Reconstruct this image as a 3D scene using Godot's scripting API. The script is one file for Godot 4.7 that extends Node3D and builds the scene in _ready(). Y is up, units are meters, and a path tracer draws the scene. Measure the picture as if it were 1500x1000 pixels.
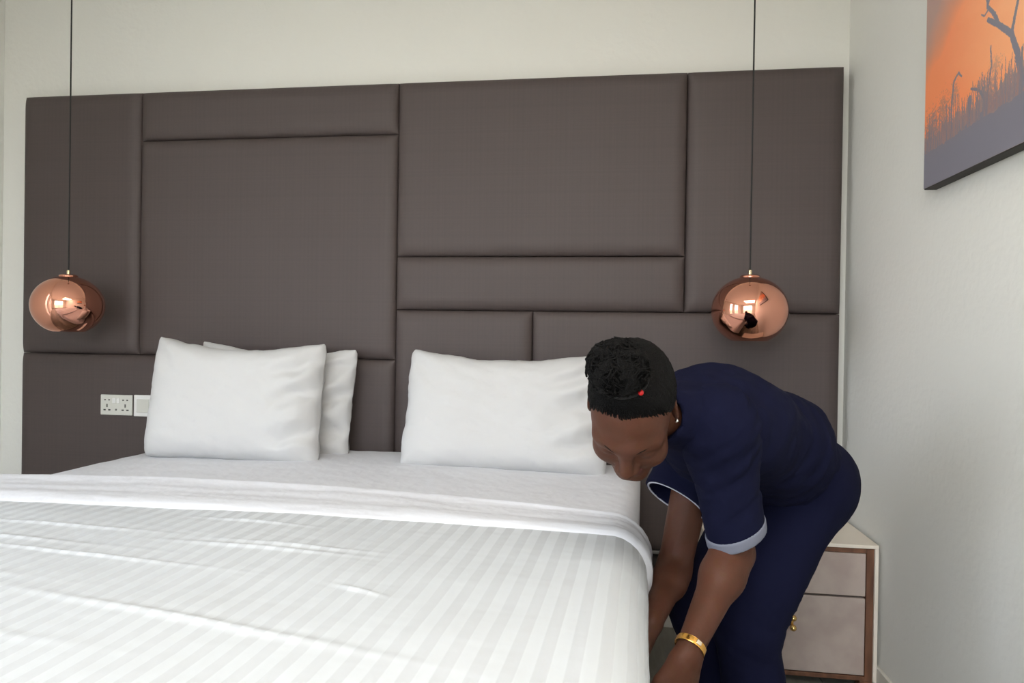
extends Node3D

# ---------------------------------------------------------------- mesh builder
class MB:
	var v := PackedVector3Array()
	var n := PackedVector3Array()
	var t := PackedVector2Array()
	var c := PackedColorArray()
	var i := PackedInt32Array()
	func add(p: Vector3, nn: Vector3, uv := Vector2.ZERO) -> int:
		v.append(p); n.append(nn); t.append(uv)
		return v.size() - 1
	func quad(a: int, b: int, cc: int, d: int) -> void:
		i.append_array([a, b, cc, a, cc, d])
	func tri(a: int, b: int, cc: int) -> void:
		i.append_array([a, b, cc])
	func mesh(mat: Material) -> ArrayMesh:
		for k in range(0, i.size(), 3):
			var a := i[k]
			var b := i[k + 1]
			var d := i[k + 2]
			if (v[b] - v[a]).cross(v[d] - v[a]).dot(n[a] + n[b] + n[d]) > 0.0:
				i[k + 1] = d
				i[k + 2] = b
		var arr := []
		arr.resize(Mesh.ARRAY_MAX)
		arr[Mesh.ARRAY_VERTEX] = v
		arr[Mesh.ARRAY_NORMAL] = n
		arr[Mesh.ARRAY_TEX_UV] = t
		if c.size() == v.size():
			arr[Mesh.ARRAY_COLOR] = c
		arr[Mesh.ARRAY_INDEX] = i
		var m := ArrayMesh.new()
		m.add_surface_from_arrays(Mesh.PRIMITIVE_TRIANGLES, arr)
		m.surface_set_material(0, mat)
		return m

# one building block of a smooth solid: 0 tapered capsule, 1 ellipsoid, 2 half-space
class Prim:
	var kind := 0
	var op := 0          # 0 join, 1 carve, 2 keep inside
	var k := 0.02
	var a := Vector3.ZERO
	var ab := Vector3.ZERO
	var len2 := 1.0
	var ra := 0.1
	var rb := 0.1
	var inv := Basis()
	var r := Vector3.ONE
	func d(p: Vector3) -> float:
		if kind == 0:
			var q := p - a
			var h := clampf(q.dot(ab) / len2, 0.0, 1.0)
			return (q - ab * h).length() - lerpf(ra, rb, h)
		if kind == 1:
			var q := inv * (p - a)
			var k0 := (q / r).length()
			var k1 := (q / (r * r)).length()
			if k1 < 1e-6:
				return -minf(r.x, minf(r.y, r.z))
			return k0 * (k0 - 1.0) / k1
		return (p - a).dot(ab)

func cap(a: Vector3, b: Vector3, ra: float, rb: float, k := 0.03, op := 0) -> Prim:
	var p := Prim.new()
	p.a = a; p.ab = b - a; p.len2 = maxf((b - a).length_squared(), 1e-8); p.ra = ra; p.rb = rb; p.k = k; p.op = op
	return p

func ell(a: Vector3, b: Basis, r: Vector3, k := 0.02, op := 0) -> Prim:
	var p := Prim.new()
	p.kind = 1; p.a = a; p.inv = b.inverse(); p.r = r; p.k = k; p.op = op
	return p

func half(a: Vector3, nn: Vector3, k := 0.004) -> Prim:
	var p := Prim.new()
	p.kind = 2; p.a = a; p.ab = nn.normalized(); p.k = k; p.op = 2
	return p

func smin(a: float, b: float, k: float) -> float:
	var h := maxf(k - absf(a - b), 0.0) / k
	return minf(a, b) - h * h * k * 0.25

func field(ps: Array, p: Vector3) -> float:
	var d := 1.0
	for q: Prim in ps:
		var e := q.d(p)
		if q.op == 0:
			d = smin(d, e, q.k)
		elif q.op == 1:
			d = -smin(-d, e, q.k)
		else:
			d = -smin(-d, -e, q.k)
	return d

# surface nets over the blocks that the surface crosses
func nets(mb: MB, ps: Array, lo: Vector3, hi: Vector3, h: float, base: Vector3, disp = null) -> void:
	var B := 6
	var nb := Vector3i(((hi - lo) / (h * B)).ceil())
	var N := nb * B + Vector3i.ONE
	var val := PackedFloat32Array()
	val.resize(N.x * N.y * N.z)
	val.fill(1.0)
	var sx := 1
	var sy := N.x
	var sz := N.x * N.y
	var rad := h * B * 0.87
	var active := []
	for bz in nb.z:
		for by in nb.y:
			for bx in nb.x:
				var cen := lo + Vector3(bx + 0.5, by + 0.5, bz + 0.5) * (h * B)
				var keep := []
				var any := false
				for q: Prim in ps:
					var e := q.d(cen)
					if q.op == 2 or e < rad * 1.4 + q.k + 0.012:
						keep.append(q)
						if q.op == 0:
							any = true
				if not any:
					continue
				var dc := field(keep, cen)
				if dc > rad * 1.5 + 0.015:
					continue
				if dc < -rad * 1.5 - 0.015:
					for z in B + 1:
						for y in B + 1:
							var o := (bz * B + z) * sz + (by * B + y) * sy + bx * B
							for x in B + 1:
								if val[o + x] == 1.0:
									val[o + x] = -1.0
					continue
				active.append(Vector3i(bx, by, bz))
				for z in B + 1:
					for y in B + 1:
						var o := (bz * B + z) * sz + (by * B + y) * sy + bx * B
						for x in B + 1:
							var p := lo + Vector3(bx * B + x, by * B + y, bz * B + z) * h
							var e := field(keep, p)
							if disp != null and absf(e) < 0.03:
								e += disp.call(p)
							val[o + x] = e
	var ids := {}
	var first := mb.v.size()
	var offs := [0, sx, sy, sx + sy, sz, sx + sz, sy + sz, sx + sy + sz]
	var edges := [[0, 1], [2, 3], [4, 5], [6, 7], [0, 2], [1, 3], [4, 6], [5, 7], [0, 4], [1, 5], [2, 6], [3, 7]]
	var corner := []
	for q in 8:
		corner.append(Vector3(q & 1, (q >> 1) & 1, (q >> 2) & 1))
	for b: Vector3i in active:
		for z in range(b.z * B, b.z * B + B):
			for y in range(b.y * B, b.y * B + B):
				for x in range(b.x * B, b.x * B + B):
					var o := z * sz + y * sy + x
					var mask := 0
					for q in 8:
						if val[o + offs[q]] < 0.0:
							mask |= 1 << q
					if mask == 0 or mask == 255:
						continue
					var sum := Vector3.ZERO
					var cnt := 0
					for e in edges:
						var e0: int = e[0]
						var e1: int = e[1]
						if ((mask >> e0) & 1) != ((mask >> e1) & 1):
							var v0 := val[o + offs[e0]]
							var v1 := val[o + offs[e1]]
							var f := clampf(v0 / (v0 - v1), 0.02, 0.98)
							sum += (corner[e0] as Vector3).lerp(corner[e1], f)
							cnt += 1
					ids[o] = mb.add(lo + (Vector3(x, y, z) + sum / cnt) * h - base, Vector3.ZERO)
	var strides := [sx, sy, sz]
	for o: int in ids:
		for ax in 3:
			var s0: int = strides[ax]
			var s1: int = strides[(ax + 1) % 3]
			var s2: int = strides[(ax + 2) % 3]
			var inside := val[o] < 0.0
			if inside == (val[o + s0] < 0.0):
				continue
			if not (ids.has(o - s1) and ids.has(o - s2) and ids.has(o - s1 - s2)):
				continue
			var a: int = ids[o]
			var b2: int = ids[o - s1]
			var c2: int = ids[o - s1 - s2]
			var d2: int = ids[o - s2]
			mb.quad(a, b2, c2, d2)
			var nn := (mb.v[c2] - mb.v[a]).cross(mb.v[d2] - mb.v[b2])
			var axis := Vector3(1 if ax == 0 else 0, 1 if ax == 1 else 0, 1 if ax == 2 else 0)
			if (nn.dot(axis) > 0.0) != inside:
				nn = -nn
			for q in [a, b2, c2, d2]:
				mb.n[q] += nn
	for q in range(first, mb.v.size()):
		mb.n[q] = mb.n[q].normalized()

# ---------------------------------------------------------------- shapes
func rbox(mb: MB, cen: Vector3, size: Vector3, r: float, seg := 2, bs := Basis()) -> void:
	var h := size * 0.5
	r = minf(r, minf(h.x, minf(h.y, h.z)) * 0.999)
	for ax in 3:
		for sg in [-1.0, 1.0]:
			var a1 := (ax + 1) % 3
			var a2 := (ax + 2) % 3
			var l1 := _lines(h[a1], r, seg)
			var l2 := _lines(h[a2], r, seg)
			var st := mb.v.size()
			for p in l1:
				for q in l2:
					var w := Vector3.ZERO
					w[ax] = sg * h[ax]; w[a1] = p; w[a2] = q
					var inner := w.clamp(-h + Vector3.ONE * r, h - Vector3.ONE * r)
					var dir := (w - inner).normalized()
					mb.add(cen + bs * (inner + dir * r), bs * dir, Vector2(p, q))
			for x in l1.size() - 1:
				for y in l2.size() - 1:
					var o := st + x * l2.size() + y
					mb.quad(o, o + 1, o + l2.size() + 1, o + l2.size())

func _lines(h: float, r: float, seg: int) -> Array:
	var out := []
	for k in seg + 1:
		out.append(-h + r * (1.0 - tan(PI / 4 * (1.0 - float(k) / seg))))
	for k in seg + 1:
		out.append(h - r * (1.0 - tan(PI / 4 * float(k) / seg)))
	return out

func lathe(mb: MB, cen: Vector3, prof: Array, seg := 32, bs := Basis(), smooth := true) -> void:
	var m := prof.size()
	var nr := []
	for k in m:
		var p0: Vector2 = prof[maxi(k - 1, 0)]
		var p1: Vector2 = prof[mini(k + 1, m - 1)]
		var tg := (p1 - p0).normalized()
		nr.append(Vector2(tg.y, -tg.x))
	var st := mb.v.size()
	for k in m:
		for s in seg + 1:
			var an := TAU * s / seg
			var p: Vector2 = prof[k]
			var q: Vector2 = nr[k]
			mb.add(cen + bs * Vector3(p.x * cos(an), p.y, p.x * sin(an)), bs * Vector3(q.x * cos(an), q.y, q.x * sin(an)), Vector2(float(s) / seg, float(k) / m))
	for k in m - 1:
		for s in seg:
			var o := st + k * (seg + 1) + s
			mb.quad(o, o + 1, o + seg + 2, o + seg + 1)

func tube(mb: MB, pts: Array, rad: float, seg := 10, closed := false) -> void:
	var m := pts.size()
	var st := mb.v.size()
	var up := Vector3(0.13, 0.97, 0.21).normalized()
	for k in m:
		var p0: Vector3 = pts[(k - 1 + m) % m] if closed else pts[maxi(k - 1, 0)]
		var p1: Vector3 = pts[(k + 1) % m] if closed else pts[mini(k + 1, m - 1)]
		var tg := (p1 - p0).normalized()
		var sd := tg.cross(up)
		if sd.length() < 0.15:
			sd = tg.cross(Vector3.RIGHT)
		sd = sd.normalized()
		var w := sd.cross(tg).normalized()
		for s in seg:
			var an := TAU * s / seg
			var nn := sd * cos(an) + w * sin(an)
			mb.add((pts[k] as Vector3) + nn * rad, nn, Vector2(float(s) / seg, k))
	for k in (m if closed else m - 1):
		for s in seg:
			var a := st + k * seg + s
			var b := st + k * seg + (s + 1) % seg
			var c2 := st + ((k + 1) % m) * seg + (s + 1) % seg
			var d := st + ((k + 1) % m) * seg + s
			mb.quad(a, b, c2, d)
	if not closed:
		for e in [0, m - 1]:
			var tg2: Vector3 = ((pts[1] as Vector3) - pts[0]) if e == 0 else ((pts[m - 2] as Vector3) - pts[m - 1])
			var cc := mb.add(pts[e], -tg2.normalized())
			for s in seg:
				mb.tri(cc, mb.add(mb.v[st + e * seg + s], -tg2.normalized()), mb.add(mb.v[st + e * seg + (s + 1) % seg], -tg2.normalized()))

func sphere(mb: MB, cen: Vector3, r: float, seg := 16) -> void:
	var prof := []
	for k in seg / 2 + 1:
		var an := -PI / 2 + PI * k / (seg / 2)
		prof.append(Vector2(r * cos(an), r * sin(an)))
	lathe(mb, cen, prof, seg)

# a cloth of thickness th laid under a grid of points
func cloth_shell(mb: MB, rows: Array, th: float, uvs: Array) -> void:
	var R := rows.size()
	var C: int = rows[0].size()
	var nrm := []
	for a in R:
		var line := PackedVector3Array()
		for b in C:
			var du: Vector3 = rows[a][mini(b + 1, C - 1)] - rows[a][maxi(b - 1, 0)]
			var dv: Vector3 = rows[mini(a + 1, R - 1)][b] - rows[maxi(a - 1, 0)][b]
			line.append(dv.cross(du).normalized())
		nrm.append(line)
	var st := mb.v.size()
	for a in R:
		for b in C:
			mb.add(rows[a][b], nrm[a][b], uvs[a][b])
	var st2 := mb.v.size()
	for a in R:
		for b in C:
			mb.add(rows[a][b] - nrm[a][b] * th, -nrm[a][b], uvs[a][b])
	for a in R - 1:
		for b in C - 1:
			var o := a * C + b
			mb.quad(st + o, st + o + 1, st + o + C + 1, st + o + C)
			mb.quad(st2 + o, st2 + o + 1, st2 + o + C + 1, st2 + o + C)
	var rim := []
	for b in C: rim.append(b)
	for a in range(1, R): rim.append(a * C + C - 1)
	for b in range(C - 2, -1, -1): rim.append((R - 1) * C + b)
	for a in range(R - 2, 0, -1): rim.append(a * C)
	var cen: Vector3 = (rows[R / 2] as PackedVector3Array)[C / 2]
	for q in rim.size():
		var x: int = rim[q]
		var y: int = rim[(q + 1) % rim.size()]
		var e := mb.v[st + y] - mb.v[st + x]
		var nn := e.cross(mb.n[st + x]).normalized()
		if nn.dot(mb.v[st + x] - cen) < 0.0:
			nn = -nn
		var a0 := mb.add(mb.v[st + x], nn, mb.t[st + x])
		var a1 := mb.add(mb.v[st + y], nn, mb.t[st + y])
		var a2 := mb.add(mb.v[st2 + y], nn, mb.t[st + y])
		var a3 := mb.add(mb.v[st2 + x], nn, mb.t[st + x])
		mb.quad(a0, a1, a2, a3)

# ---------------------------------------------------------------- nodes
func put(called: String, mb: MB, mat: Material, parent: Node = self, at := Vector3.ZERO) -> MeshInstance3D:
	var o := MeshInstance3D.new()
	o.name = called
	o.mesh = mb.mesh(mat)
	o.position = at
	parent.add_child(o, true)
	return o

func share(called: String, mesh: Mesh, parent: Node, at := Vector3.ZERO) -> MeshInstance3D:
	var o := MeshInstance3D.new()
	o.name = called
	o.mesh = mesh
	o.position = at
	parent.add_child(o, true)
	return o

func thing(called: String, at: Vector3, label: String, category: String, group := "") -> Node3D:
	var o := Node3D.new()
	o.name = called
	add_child(o)
	o.position = at
	return tag(o, label, category, group)

func tag(o: Node3D, label: String, category: String, group := "") -> Node3D:
	o.set_meta("label", label)
	o.set_meta("category", category)
	if group:
		o.set_meta("group", group)
	return o

func structure(o: Node3D, label: String, category := "") -> Node3D:
	o.set_meta("kind", "structure")
	o.set_meta("label", label)
	if category:
		o.set_meta("category", category)
	return o

func box1(cen: Vector3, size: Vector3, r := 0.002, seg := 1) -> MB:
	var mb := MB.new()
	rbox(mb, cen, size, r, seg)
	return mb

# ---------------------------------------------------------------- materials
func mat(col: Color, rough := 0.8, metal := 0.0) -> StandardMaterial3D:
	var m := StandardMaterial3D.new()
	m.albedo_color = col
	m.roughness = rough
	m.metallic = metal
	return m

func noise_tex(freq: float, size: int, normal := false, strength := 4.0, sd := 1, stretch := false) -> NoiseTexture2D:
	var nz := FastNoiseLite.new()
	nz.noise_type = FastNoiseLite.TYPE_SIMPLEX
	nz.frequency = freq
	nz.seed = sd
	nz.fractal_octaves = 4
	var t := NoiseTexture2D.new()
	t.width = size
	t.height = size
	t.seamless = true
	t.noise = nz
	t.as_normal_map = normal
	t.bump_strength = strength
	return t

func ramp_tex(freq: float, size: int, c0: Color, c1: Color, sd := 1) -> NoiseTexture2D:
	var t := noise_tex(freq, size, false, 1.0, sd)
	var g := Gradient.new()
	g.set_color(0, c0)
	g.set_color(1, c1)
	g.set_offset(0, 0.2)
	g.set_offset(1, 0.8)
	t.color_ramp = g
	return t

# threads crossing over and under: albedo variation and bump
func weave_image(size: int, period: int, lo: float, hi: float, sd: int) -> Image:
	var im := Image.create(size, size, false, Image.FORMAT_RGB8)
	var rng := RandomNumberGenerator.new()
	rng.seed = sd
	var rx := PackedFloat32Array()
	var ry := PackedFloat32Array()
	for k in size / period:
		rx.append(rng.randf())
		ry.append(rng.randf())
	for y in size:
		for x in size:
			var a := rx[x / period % rx.size()]
			var b := ry[y / period % ry.size()]
			var over := ((x / period) + (y / period)) % 2 == 0
			var fx := sin(PI * (x % period + 0.5) / period)
			var fy := sin(PI * (y % period + 0.5) / period)
			var g := (0.55 + 0.45 * fx) * (0.55 + 0.45 * a) if over else (0.55 + 0.45 * fy) * (0.55 + 0.45 * b)
			g = lerpf(lo, hi, g)
			im.set_pixel(x, y, Color(g, g, g))
	return im

func tri_uv(m: StandardMaterial3D, sc: float) -> StandardMaterial3D:
	m.uv1_triplanar = true
	m.uv1_scale = Vector3.ONE * sc
	return m

func _ready() -> void:
	# ------------------------------------------------------------ camera
	var cam := Camera3D.new()
	cam.name = "camera"
	cam.fov = 53.2
	cam.near = 0.02
	cam.basis = Basis(Vector3.UP, 0.13905) * Basis(Vector3.RIGHT, -0.00601) * Basis(Vector3.BACK, 0.01543)
	cam.position = Vector3(0, 1.12, 2.72)
	add_child(cam)
	cam.current = true
	# ------------------------------------------------------------ daylight
	var env := Environment.new()
	var sky := Sky.new()
	var sm := ProceduralSkyMaterial.new()
	sm.sky_top_color = Color(0.86, 0.92, 1.0)
	sm.sky_horizon_color = Color(0.965, 0.98, 1.0)
	sm.ground_horizon_color = Color(0.80, 0.79, 0.76)
	sm.ground_bottom_color = Color(0.62, 0.60, 0.56)
	sm.energy_multiplier = 9.0
	sky.sky_material = sm
	env.background_mode = Environment.BG_SKY
	env.sky = sky
	env.ambient_light_source = Environment.AMBIENT_SOURCE_DISABLED
	env.tonemap_mode = Environment.TONE_MAPPER_LINEAR
	env.tonemap_exposure = 1.02
	env.sdfgi_enabled = true
	env.ssao_enabled = true
	env.ssil_enabled = true
	var we := WorldEnvironment.new()
	we.name = "daylight"
	we.environment = env
	add_child(we)

	room()
	unseen_ceiling_panel(Vector3(-0.05, 2.7, 3.0))
	headboard()
	bed()
	pillows()
	nightstand()
	pendant("pendant_lamp", Vector3(-2.108, 1.219, 0.30), "copper globe pendant lamp hanging beside the wall socket and front left pillow")
	pendant("pendant_lamp_001", Vector3(0.479, 1.224, 0.30), "copper globe pendant lamp hanging above the bending woman and the nightstand")
	canvas()
	sockets()
	person()

const LX := -2.70
const RX := 0.884
const RZ := 4.9
const CY := 2.70

func room() -> void:
	var paint := mat(Color(0.875, 0.875, 0.852), 0.75)
	paint.normal_enabled = true
	paint.normal_texture = noise_tex(0.05, 256, true, 1.2, 5)
	paint.normal_scale = 0.25
	tri_uv(paint, 2.2)
	paint.uv1_world_triplanar = true
	var ceil := mat(Color(0.93, 0.93, 0.92), 0.85)
	var trim := mat(Color(0.80, 0.79, 0.75), 0.5)
	var th := 0.2
	var W := RX - LX
	structure(put("wall_back", box1(Vector3((LX + RX) / 2, CY / 2, -th / 2), Vector3(W + 2 * th, CY, th)), paint), "cream painted wall behind the brown padded headboard", "wall")
	structure(put("wall_right", box1(Vector3(RX + th / 2, CY / 2, RZ / 2), Vector3(th, CY, RZ)), paint), "cream painted side wall carrying the orange sunset canvas", "wall")
	var ro := [-2.1, 0.2, 0.12, 2.45]  # rear opening out of view, sized to light the headboard wall and nightstand
	var wr := MB.new()
	rbox(wr, Vector3((LX - th + ro[0]) / 2, CY / 2, RZ + th / 2), Vector3(ro[0] - LX + th, CY, th), 0.002, 1)
	rbox(wr, Vector3((RX + th + ro[1]) / 2, CY / 2, RZ + th / 2), Vector3(RX + th - ro[1], CY, th), 0.002, 1)
	rbox(wr, Vector3((ro[0] + ro[1]) / 2, ro[2] / 2, RZ + th / 2), Vector3(ro[1] - ro[0], ro[2], th), 0.002, 1)
	rbox(wr, Vector3((ro[0] + ro[1]) / 2, (ro[3] + CY) / 2, RZ + th / 2), Vector3(ro[1] - ro[0], CY - ro[3], th), 0.002, 1)
	structure(put("wall_rear", wr, paint), "cream painted wall at the foot end of the room", "wall")
	structure(put("ceiling", box1(Vector3((LX + RX) / 2, CY + th / 2, RZ / 2), Vector3(W + 2 * th, th, RZ + 2 * th)), ceil), "white painted ceiling over the whole bedroom", "ceiling")
	# window wall: piers, aprons and lintels round two openings
	var wl := MB.new()
	var op := [[1.5, 2.1, 0.15, 2.5], [2.6, 3.7, 0.15, 2.5]]  # openings out of view, set to light bed and wall from the left
	var z0 := 0.0
	for o in op:
		rbox(wl, Vector3(LX - th / 2, CY / 2, (z0 + o[0]) / 2), Vector3(th, CY, o[0] - z0), 0.002, 1)
		rbox(wl, Vector3(LX - th / 2, o[2] / 2, (o[0] + o[1]) / 2), Vector3(th, o[2], o[1] - o[0]), 0.002, 1)
		rbox(wl, Vector3(LX - th / 2, (o[3] + CY) / 2, (o[0] + o[1]) / 2), Vector3(th, CY - o[3], o[1] - o[0]), 0.002, 1)
		z0 = o[1]
	rbox(wl, Vector3(LX - th / 2, CY / 2, (z0 + RZ) / 2), Vector3(th, CY, RZ - z0), 0.002, 1)
	structure(put("wall_left", wl, paint), "cream painted window wall left of the bed", "wall")
	var fr := mat(Color(0.86, 0.86, 0.85), 0.4)
	var glass := mat(Color(0.92, 0.96, 0.97, 0.06), 0.02)
	glass.transparency = BaseMaterial3D.TRANSPARENCY_ALPHA
	var openings := [[Vector3(LX - th * 0.6, op[0][2], (op[0][0] + op[0][1]) / 2), op[0][1] - op[0][0], op[0][3] - op[0][2], 0.0],
		[Vector3(LX - th * 0.6, op[1][2], (op[1][0] + op[1][1]) / 2), op[1][1] - op[1][0], op[1][3] - op[1][2], 0.0],
		[Vector3((ro[0] + ro[1]) / 2, ro[2], RZ + th * 0.6), ro[1] - ro[0], ro[3] - ro[2], PI / 2]]
	for k in 3:
		var w := Node3D.new()
		w.name = "window_%d" % (k + 1)
		w.position = openings[k][0]
		w.rotation.y = openings[k][3]
		add_child(w)
		structure(w, ["narrow tall white framed window beside the bed, out of view", "wide tall white framed window beside the foot of the bed, out of view", "white framed window out of view, lighting the headboard wall from the front"][k], "window")
		var hh: float = openings[k][2]
		var ww: float = openings[k][1]
		var f := MB.new()
		for s in [-1.0, 1.0]:
			rbox(f, Vector3(0, hh / 2, s * (ww / 2 - 0.03)), Vector3(0.06, hh, 0.06), 0.006, 1)
			rbox(f, Vector3(0, hh / 2 + s * (hh / 2 - 0.03), 0), Vector3(0.06, 0.06, ww - 0.12), 0.006, 1)
		put("window_frame", f, fr, w)
		put("mullion", box1(Vector3(0, hh / 2, 0), Vector3(0.05, hh - 0.12, 0.06), 0.006), fr, w)
		for s in [-1.0, 1.0]:
			put("pane", box1(Vector3(0, hh / 2, s * (ww / 4 - 0.015)), Vector3(0.006, hh - 0.12, ww / 2 - 0.09)), glass, w)
	# floor boards
	var tones := []
	for k in 4:
		var m := mat(Color(1, 1, 1), 0.45)
		m.albedo_texture = ramp_tex(0.02, 256, Color(0.56, 0.545, 0.50).darkened(0.06 * k), Color(0.64, 0.62, 0.57).darkened(0.06 * k), 20 + k)
		m.uv1_triplanar = true
		m.uv1_world_triplanar = true
		m.uv1_scale = Vector3(5, 5, 0.7)
		tones.append(m)
	var fl := structure(put("floor", box1(Vector3((LX + RX) / 2, -0.11, RZ / 2), Vector3(W + 2 * th, 0.2, RZ + 2 * th)), mat(Color(0.2, 0.19, 0.17), 0.9)), "greyish wood plank floor under the bed", "floor")
	var pw := 0.19
	var pl := 1.225
	var plank := []
	for k in 4:
		plank.append(box1(Vector3(0, -0.005, 0), Vector3(pw - 0.002, 0.01, pl - 0.002), 0.0015).mesh(tones[k]))
	var cols := int(ceil_f(W / pw))
	for cidx in cols:
		for r in 5:
			var zz := r * pl + (cidx % 3) * 0.4 - 0.8
			var za := maxf(zz, 0.0)
			var zb := minf(zz + pl, RZ)
			var xa := LX + cidx * pw
			var xb := minf(xa + pw, RX)
			if zb - za < 0.05:
				continue
			var nm := (cidx * 7 + r * 3) % 4
			if zb - za > pl - 0.01 and xb - xa > pw - 0.001:
				share("plank", plank[nm], fl, Vector3((xa + xb) / 2, 0, (za + zb) / 2))
			else:
				share("plank", box1(Vector3(0, -0.005, 0), Vector3(xb - xa - 0.002, 0.01, zb - za - 0.002), 0.0015).mesh(tones[nm]), fl, Vector3((xa + xb) / 2, 0, (za + zb) / 2))
	# baseboards
	structure(put("baseboard_back", box1(Vector3((LX + RX) / 2, 0.04, 0.006), Vector3(W, 0.08, 0.012), 0.003), trim), "pale baseboard along the headboard wall", "baseboard")
	structure(put("baseboard_right", box1(Vector3(RX - 0.006, 0.04, RZ / 2), Vector3(0.012, 0.08, RZ), 0.003), trim), "pale baseboard along the wall beside the nightstand", "baseboard")
	structure(put("baseboard_rear", box1(Vector3((LX + RX) / 2, 0.04, RZ - 0.006), Vector3(W, 0.08, 0.012), 0.003), trim), "pale baseboard at the foot end of the room", "baseboard")
	structure(put("baseboard_left", box1(Vector3(LX + 0.006, 0.04, RZ / 2), Vector3(0.012, 0.08, RZ), 0.003), trim), "pale baseboard below the windows", "baseboard")

func ceil_f(x: float) -> float:
	return ceil(x)

func unseen_ceiling_panel(at: Vector3) -> void:  # out-of-view glowing panel in place of flash bounced off the ceiling
	var o := thing("unseen_ceiling_panel", at, "unseen glowing panel standing for flash bounced off the ceiling", "lamp")
	var w := 1.4
	var d := 1.0
	var fr := MB.new()
	for s in [-1.0, 1.0]:
		rbox(fr, Vector3(s * (w / 2 + 0.02), -0.025, 0), Vector3(0.04, 0.05, d + 0.08), 0.004, 1)
		rbox(fr, Vector3(0, -0.025, s * (d / 2 + 0.02)), Vector3(w, 0.05, 0.04), 0.004, 1)
	put("frame", fr, mat(Color(0.9, 0.9, 0.9), 0.4), o)
	var em := mat(Color(1, 1, 1), 0.6)
	em.emission_enabled = true
	em.emission = Color(1.0, 0.975, 0.94)
	em.emission_energy_multiplier = 5.0
	put("glow_panel", box1(Vector3(0, -0.018, 0), Vector3(w, 0.03, d), 0.002), em, o)
	var l := AreaLight3D.new()  # soft light from above and behind the camera, as the bounced flash gives
	l.name = "bounced_flash_light"
	l.area_size = Vector2(w, d)
	l.light_color = Color(1.0, 0.975, 0.94)
	l.light_energy = 3.8
	l.area_range = 12.0
	l.shadow_enabled = true
	l.position = Vector3(0, -0.06, 0)
	l.rotation.x = -PI / 2
	o.add_child(l)

func headboard() -> void:
	var fab := mat(Color(1, 1, 1), 0.62)
	var im := weave_image(256, 4, 0.80, 1.04, 3)
	var alb := Image.create(256, 256, false, Image.FORMAT_RGB8)
	for y in 256:
		for x in 256:
			var g := im.get_pixel(x, y).r
			alb.set_pixel(x, y, Color(0.302 * g, 0.262 * g, 0.254 * g))
	fab.albedo_texture = ImageTexture.create_from_image(alb)
	var bm: Image = im.duplicate()
	bm.bump_map_to_normal_map(1.5)
	fab.normal_enabled = true
	fab.normal_texture = ImageTexture.create_from_image(bm)
	fab.normal_scale = 0.8
	fab.uv1_triplanar = true
	fab.uv1_world_triplanar = true
	fab.uv1_scale = Vector3.ONE * 6.0
	var o := thing("headboard", Vector3(-0.84, 0, 0), "wide dark brown padded fabric headboard of nine panels on the wall", "headboard")
	var x := [-2.525, -1.968, -0.843, -0.29, 0.286, 0.845]
	var y := [0.316, 1.022, 1.224, 1.437, 1.928, 2.133]
	var P := [[0, 1, 1, 5], [1, 2, 4, 5], [1, 2, 1, 4], [0, 2, 0, 1], [2, 4, 3, 5], [2, 4, 2, 3], [4, 5, 2, 5], [2, 3, 0, 2], [3, 5, 0, 2]]
	put("backing_board", box1(Vector3(0, (y[0] + y[5]) / 2, 0.018), Vector3(x[5] - x[0] - 0.004, y[5] - y[0] - 0.004, 0.034)), mat(Color(0.16, 0.14, 0.135), 0.8), o)
	for p in P:
		var sz := Vector3(x[p[1]] - x[p[0]] - 0.002, y[p[3]] - y[p[2]] - 0.002, 0.062)
		var mb := MB.new()
		pad(mb, Vector3((x[p[0]] + x[p[1]]) / 2 + 0.84, (y[p[2]] + y[p[3]]) / 2, 0.034), sz)
		put("panel", mb, fab, o)
	# low plinth under the padded panels
	put("plinth", box1(Vector3(0, 0.20, 0.02), Vector3(x[5] - x[0], 0.20, 0.036)), mat(Color(0.17, 0.15, 0.145), 0.7), o)
	put("edge_strip", box1(Vector3(0, 0.306, 0.036), Vector3(x[5] - x[0], 0.014, 0.06), 0.004), mat(Color(0.52, 0.51, 0.50), 0.4, 0.6), o)

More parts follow.
